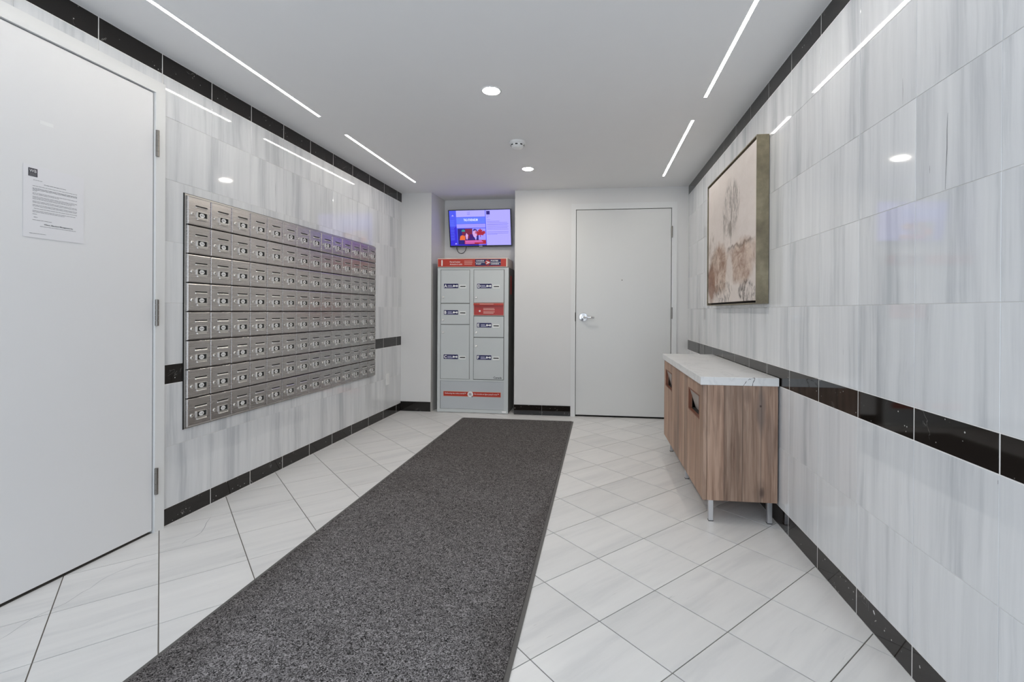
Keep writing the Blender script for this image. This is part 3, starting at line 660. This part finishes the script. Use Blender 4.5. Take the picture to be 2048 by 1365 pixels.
# ------------------------------------------------------------------ television
tc = Vector(((-1.645-0.9345)/2, 5.243, 2.0045)); TILT = 0.196
FT = T(*tc) @ Matrix.Rotation(-0.004, 4, 'Y') @ Matrix.Rotation(TILT, 4, 'X')
tv = tag(empty('television', FT), 'wall-mounted flat television glowing blue-violet above the grey parcel locker', 'television')
HW, HH = 0.3555, 0.2065
obj('casing', box(B(), -HW, HW, 0.0, 0.035, -HH, HH, 0.004, 2), M_LCD, tv, FT)
obj('bezel', ring(B(), rrect(-HW, HW, -HH, HH, 0.006, 2), rrect(-HW+0.010, HW-0.010, -HH+0.017, HH-0.010, 0.001, 2), -0.006, 0.002), M_LCD, tv, FT)
obj('maker_badge', box(B(), -0.018, 0.020, -0.0068, -0.0055, -HH+0.005, -HH+0.012), M_BEZEL, tv, FT)
obj('wall_bracket', box(box(B(), -0.10, 0.10, 0.034, 0.045, -0.10, 0.10), -0.05, 0.05, 0.040, 0.092, -0.06, 0.05), M_CABLE, tv, FT)
pts = [(-0.283, 0.020, -HH+0.01), (-0.286, 0.022, -0.225), (-0.280, 0.026, -0.255), (-0.262, 0.030, -0.276), (-0.240, 0.034, -0.282), (-0.214, 0.034, -0.275), (-0.190, 0.030, -0.250), (-0.170, 0.022, -HH+0.01)]
obj('cable', tube(B(), pts, 0.0034, 8), M_CABLE, tv, FT, True)
SX0, SX1, SZ0, SZ1 = -HW+0.009, HW-0.009, -HH+0.016, HH-0.009
SE = 1.25
def E_(n, h, s=1.0): return emit('screen_'+n, srgb(h), s*SE)
scr = obj('screen', quad(B(), SX0, SX1, SZ0, SZ1, -0.0006), E_('blue', '#4550e0'), tv, FT)
def sq(name, u0, u1, v0, v1, mat, lvl=1):        # u,v in 0..1 of the screen, v from the top
    return obj(name, quad(B(), SX0+(SX1-SX0)*u0, SX0+(SX1-SX0)*u1, SZ1-(SZ1-SZ0)*v1, SZ1-(SZ1-SZ0)*v0, -0.0006-0.00025*lvl), mat, scr, FT)
E_lav = E_('lavender', '#a39df3'); E_lav2 = E_('lilac', '#938bf0'); E_mid = E_('cornflower', '#5b72ee'); E_navy = E_('navy', '#211070'); E_dk = E_('maroon', '#6d1238')
E_red = E_('red', '#9c1530'); E_pink = E_('pink', '#d878d4'); E_txt = E_('grey_text', '#6d68cf'); E_deep = E_('indigo', '#2c1fc6'); E_or = E_('orange', '#d8642e'); E_skin = E_('skin', '#c79ad0'); E_grn = E_('teal', '#1f8a86')
sq('side_column', 0.0, 0.115, 0.45, 1.0, E_deep)
sq('panel_right', 0.60, 1.0, 0.0, 1.0, E_lav)
sq('title_panel', 0.115, 0.59, 0.0, 0.185, E_lav)
sq('heading_panel', 0.115, 0.59, 0.20, 0.375, E_mid)
sq('notice_panel', 0.115, 0.59, 0.385, 0.495, E_lav2)
sq('footer', 0.0, 0.60, 0.965, 1.0, E_deep, 2)
sq('photo_left', 0.128, 0.37, 0.515, 0.98, E_navy, 2)
sq('photo_ground', 0.25, 0.37, 0.515, 0.80, E_dk, 3)
sq('photo_right', 0.37, 0.59, 0.515, 0.98, E_lav2, 2)
sq('photo_suit', 0.32, 0.47, 0.68, 0.98, E_navy, 3)
def sp(name, pts, mat, lvl):
    bm = B(); bm.faces.new([bm.verts.new((SX0+(SX1-SX0)*u, -0.0006-0.00025*lvl, SZ1-(SZ1-SZ0)*v_)) for u, v_ in pts]); return obj(name, bm, mat, scr, FT)
leaf = [(0, 1), (.14, .72), (.30, .80), (.23, .42), (.42, .62), (.47, .50), (.70, .55), (.62, .30), (.74, .22), (.40, -.08), (.44, -.22), (.04, -.14), (.04, -.50)]
leaf = leaf+[(-x, y) for x, y in leaf[::-1]][:-1]
sp('photo_leaf', [(0.500+0.125*x, 0.68-0.165*y) for x, y in leaf], E_red, 4)
sp('photo_face', [(0.412+0.036*math.cos(t*math.pi/8), 0.66+0.115*math.sin(t*math.pi/8)) for t in range(16)], E_skin, 4)
sp('photo_hair', [(0.378, 0.60), (0.388, 0.54), (0.415, 0.525), (0.445, 0.55), (0.452, 0.62), (0.43, 0.57), (0.40, 0.575)], E_navy, 5)
sp('photo_collar', [(0.40, 0.76), (0.44, 0.76), (0.425, 0.86)], E_lav, 5)
sp('photo_face', [(0.222+0.024*math.cos(t*math.pi/8), 0.635+0.08*math.sin(t*math.pi/8)) for t in range(16)], E_dk, 4)
sp('photo_cap', [(0.19, 0.60), (0.197, 0.555), (0.225, 0.54), (0.248, 0.56), (0.252, 0.60)], E_grn, 5)
sp('photo_vest', [(0.155, 0.84), (0.168, 0.73), (0.20, 0.70), (0.245, 0.72), (0.25, 0.84)], E_or, 4)
sp('photo_hand', [(0.255, 0.72), (0.27, 0.64), (0.30, 0.70), (0.285, 0.83), (0.265, 0.82)], E_skin, 5)
sq('caption_bar', 0.235, 0.59, 0.845, 0.96, E_red, 6)
for v_, u1 in ((0.868, 0.52), (0.900, 0.54), (0.932, 0.40)): sq('caption_line', 0.245, u1, v_-0.008, v_+0.008, E_pink, 7)
bm = text_mesh('THE ATHENAEUM', width=0.16, height=0.026, bold=0.01); bm.materials.append(E_('white', '#d8dcff', 1.2))
obj('heading', bm, None, scr, FT @ T(SX0+(SX1-SX0)*0.235, -0.0013, SZ1-(SZ1-SZ0)*0.305))
bm = text_mesh('LE', width=0.03, height=0.032); bm.materials.append(E_txt); obj('title', bm, None, scr, FT @ T(SX0+(SX1-SX0)*0.30, -0.0013, SZ1-(SZ1-SZ0)*0.125))
sq('panel_logo', 0.612, 0.668, 0.03, 0.13, E_navy, 2)
for v_, u1 in ((0.17, 0.66), (0.21, 0.64), (0.28, 0.67), (0.325, 0.82), (0.36, 0.95), (0.40, 0.965), (0.43, 0.95), (0.47, 0.965), (0.51, 0.95), (0.55, 0.965), (0.62, 0.965), (0.66, 0.96), (0.69, 0.78)): sq('panel_line', 0.615, u1, v_-0.005, v_+0.005, E_txt, 2)
for i in range(13): sq('side_line', 0.01, 0.06+0.03*random.random(), 0.28+i*0.045, 0.292+i*0.045, E_mid, 2)
for u, v_ in ((0.055, 0.14), (0.09, 0.94)): sp('weather_mark', [(u-0.02, v_+0.02), (u+0.02, v_+0.02), (u+0.003, v_-0.025)], E_lav, 3)

# ------------------------------------------------------------------ framed painting
AX0, AX1, AZ0, AZ1, AY = -3.870, -2.745, 1.1320, 2.0520, -0.0680
ar_ = tag(empty('framed_painting', FR @ T((AX0+AX1)/2, 0, AZ0)), 'abstract cream and brown canvas in deep champagne frame on right wall', 'painting')
bm = ring(B(), [(AX0, AZ0), (AX1, AZ0), (AX1, AZ1), (AX0, AZ1)], [(AX0+0.006, AZ0+0.006), (AX1-0.006, AZ0+0.006), (AX1-0.006, AZ1-0.006), (AX0+0.006, AZ1-0.006)], AY, -0.003)
obj('frame', bm, M_GILT, ar_, FR)
obj('shadow_gap', box(B(), AX0+0.006, AX1-0.006, AY+0.030, AY+0.034, AZ0+0.006, AZ1-0.006), M_DARK, ar_, FR)
cvx = (AX0+AX1)/2; cvz = (AZ0+AZ1)/2
hw, hh = (AX1-AX0)/2-0.018, (AZ1-AZ0)/2-0.018
obj('canvas', box(B(), -hw, hw, 0, 0.025, -hh, hh, 0.002, 1), M_CANVAS, ar_, FR @ T(cvx, AY+0.005, cvz))

# ------------------------------------------------------------------ sideboard
CX0, CX1, CYF, CYB, CZ0, CZ1 = -3.930, -2.580, -0.378, -0.010, 0.112, 0.708
cb = tag(empty('sideboard', FR @ T((CX0+CX1)/2, (CYF+CYB)/2, 0)), 'rustic brown oak sideboard with pale stone top against the right wall', 'sideboard')
obj('carcass', box(B(), CX0+0.020, CX1-0.020, CYF+0.075, CYB, CZ0+0.018, CZ1-0.001), M_OAKF, cb, FR)
obj('bottom_board', box(B(), CX0+0.018, CX1-0.018, CYF+0.021, CYB, CZ0, CZ0+0.018), M_OAKF, cb, FR)
for a, b in ((CX1-0.018, CX1), (CX0, CX0+0.018)):
    obj('side_panel', box(B(), -0.009, 0.009, CYF+0.021, CYB, CZ0, CZ1, 0.001), M_OAKE, cb, FR @ T((a+b)/2, 0, 0))
HZ0, HZ1 = 0.516, 0.633
dw = (CX1-CX0)/3
for i in range(3):
    a, b = CX0+i*dw+0.0012, CX0+(i+1)*dw-0.0012
    if i == 1:
        obj('door', box(B(), a, b, CYF, CYF+0.019, CZ0, CZ1-0.002, 0.001), M_OAKF, cb, FR)
    else:
        hx0, hx1 = ((-2.951, -2.674) if i == 2 else (-3.845, -3.565))
        d = obj('door', panel_hole(B(), a, b, CZ0, CZ1-0.002, hx0, hx1, HZ0, HZ1, CYF, CYF+0.019), M_OAKF, cb, FR)
        obj('handle_edge', ring(B(), [(hx0-0.006, HZ0-0.006), (hx1+0.006, HZ0-0.006), (hx1+0.006, HZ1+0.006), (hx0-0.006, HZ1+0.006)], [(hx0+0.001, HZ0+0.001), (hx1-0.001, HZ0+0.001), (hx1-0.001, HZ1-0.001), (hx0+0.001, HZ1-0.001)], CYF-0.0015, CYF+0.017), M_REDWOOD, d, FR)
        bm = B()
        vs = [bm.verts.new(p) for p in ((hx0+0.001, CYF+0.004, HZ1), (hx1-0.001, CYF+0.004, HZ1), (hx1-0.001, CYF+0.040, HZ0+0.002), (hx0+0.001, CYF+0.040, HZ0+0.002),
                                        (hx0+0.001, CYF+0.044, HZ1), (hx1-0.001, CYF+0.044, HZ1), (hx1-0.001, CYF+0.044, HZ0+0.002), (hx0+0.001, CYF+0.044, HZ0+0.002))]
        for q in ((0, 1, 2, 3), (4, 5, 6, 7), (0, 1, 5, 4), (2, 3, 7, 6), (1, 2, 6, 5), (0, 3, 7, 4)): bm.faces.new([vs[i_] for i_ in q])
        obj('handle_scoop', bm, plain('recess_grey', (0.40, 0.355, 0.32), 0.6) if i == 0 else bpy.data.materials['recess_grey'], d, FR)
        obj('scoop_floor', box(B(), hx0-0.002, hx1+0.002, CYF+0.016, CYF+0.044, HZ0-0.003, HZ0+0.002), M_DARK, d, FR)
tp = obj('stone_top', box(B(), CX0-0.006, CX1+0.004, CYF-0.014, CYB+0.004, CZ1, 0.7500, 0.0015), M_QUARTZ, cb, FR)
zz = [(0.180, 0.7082), (0.176, 0.716), (0.171, 0.722), (0.166, 0.733), (0.157, 0.737), (0.151, 0.744), (0.145, 0.741), (0.138, 0.7475), (0.129, 0.7495), (0.124, 0.7465), (0.127, 0.739), (0.131, 0.7305), (0.134, 0.7235), (0.136, 0.7082)]
for w in (0,):
    bm = B(); prev = None
    pts = [(-(d), z) for d, z in zz]
    for i, (y, z) in enumerate(pts):
        th = 0.0010+0.0009*(i % 3)
        cur = (bm.verts.new((CX1+0.0043, y-th, z-th*0.5)), bm.verts.new((CX1+0.0043, y+th, z+th*0.5)))
        if prev: bm.faces.new((prev[0], prev[1], cur[1], cur[0]))
        prev = cur
    obj('stone_vein', bm, M_VEIN, tp, FR)
for x in (CX1-0.022, -3.232, CX0+0.082):
    for y in (CYF+0.045, CYB-0.032):
        lgx = obj('leg', box(B(), x-0.0115, x+0.0115, y-0.0115, y+0.0115, 0.003, CZ0+0.001, 0.0012), M_LEG, cb, FR)
        obj('foot_pad', box(B(), x-0.0122, x+0.0122, y-0.0122, y+0.0122, 0.0, 0.0035), M_CABLE, lgx, FR)

# ------------------------------------------------------------------ floor mat
def rug_xl(y): return -1.3638+0.00692*y
def rug_xr(y): return -0.2617+0.0100*y
RY0, RY1, RB = 0.60, 4.708, 0.016
cxr, cyr = -0.79, 2.65
def rp(l): return [(x-cxr, y-cyr) for x, y in l]
FG = T(cxr, cyr, 0)
rg = tag(empty('runner_mat', FG), 'long charcoal looped runner mat laid down the marble floor', 'rug')
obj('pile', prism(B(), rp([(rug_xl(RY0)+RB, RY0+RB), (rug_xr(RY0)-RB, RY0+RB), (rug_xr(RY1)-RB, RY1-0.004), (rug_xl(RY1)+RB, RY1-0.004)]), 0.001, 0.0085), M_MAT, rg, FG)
for nm, pl in (('rubber_edge', [(rug_xl(RY0), RY0), (rug_xl(RY0)+RB, RY0), (rug_xl(RY1)+RB, RY1), (rug_xl(RY1), RY1)]), ('rubber_edge', [(rug_xr(RY0)-RB, RY0), (rug_xr(RY0), RY0), (rug_xr(RY1), RY1), (rug_xr(RY1)-RB, RY1)]),
               ('rubber_edge', [(rug_xl(RY1), RY1-0.004), (rug_xr(RY1), RY1-0.004), (rug_xr(RY1), RY1+0.004), (rug_xl(RY1), RY1+0.004)])):
    obj(nm, prism(B(), rp(pl), 0.0005, 0.0045), M_RUBBER, rg, FG)

# ------------------------------------------------------------------ ceiling lights
def strip(F, x0, x1, y, label):
    w = 0.0082; M = F @ T((x0+x1)/2, y, HC); L = (x1-x0)/2
    r = tag(empty('led_strip_light', M), label, 'strip light', 'recessed strip lights in the ceiling')
    obj('diffuser', box(B(), -L, L, -w, w, -0.0015, 0.004), M_LED, r, M)
    obj('trim', ring(B(), [(-L-0.003, 0), (L+0.003, 0), (L+0.003, 1), (-L-0.003, 1)], [(-L, 0), (L, 0), (L, 1), (-L, 1)], 0, 1) if False else trim_bm(L, w), M_WHITE, r, M)
    return r
def trim_bm(L, w):
    bm = B(); t = 0.0025
    for a, b, c, d in ((-L-t, L+t, w, w+t), (-L-t, L+t, -w-t, -w), (-L-t, -L, -w, w), (L, L+t, -w, w)): box(bm, a, b, c, d, -0.0012, 0.002)
    bmesh.ops.remove_doubles(bm, verts=bm.verts[:], dist=1e-5); return bm
strip(FL, 0.62, 2.936, -0.3215, 'long bright strip light in the ceiling along left wall, nearer of two')
strip(FL, 3.262, 4.545, -0.3205, 'shorter bright strip light in the ceiling along left wall, farther of two')
strip(FR, -2.927, -0.62, -0.2990, 'long bright strip light in the ceiling along right wall, nearer of two')
strip(FR, -4.584, -3.270, -0.3020, 'shorter bright strip light in the ceiling along right wall, farther of two')
def downlight(x, y, label):
    M = T(x, y, HC)
    r = tag(empty('downlight', M), label, 'downlight', 'round ceiling downlights')
    obj('trim_ring', lathe(B(), [(0.060, 0.002), (0.060, -0.001), (0.052, -0.0035), (0.045, -0.002), (0.044, 0.002)], 'Z', 32), M_WHITE, r, M, True)
    obj('lens', lathe(B(), [(0.0435, 0.002), (0.0435, -0.0042), (0.02, -0.0052)], 'Z', 32), M_SPOT, r, M)
downlight(-0.603, 2.6995, 'round glowing downlight mid ceiling, the larger one nearer the viewer')
downlight(-0.609, 4.223, 'round glowing downlight near the back wall, past the smoke detector')
Ms = T(-0.590, 3.545, HC)
sd = tag(empty('smoke_detector', Ms), 'small white round smoke detector on the ceiling between two downlights', 'smoke detector')
obj('base', lathe(B(), [(0.062, 0.001), (0.062, -0.012), (0.056, -0.018)], 'Z', 28), M_WHITE, sd, Ms, False)
obj('cap', lathe(B(), [(0.050, -0.017), (0.048, -0.032), (0.036, -0.044), (0.018, -0.048)], 'Z', 28), M_WHITE, sd, Ms, False)
for a in range(8):
    t = a*math.pi/4
    obj('sensor_slot', box(B(), -0.009, 0.009, -0.0015, 0.0015, -0.004, 0.004), M_DARK, sd, Ms @ Matrix.Rotation(t, 4, 'Z') @ T(0, -0.0485, -0.027))
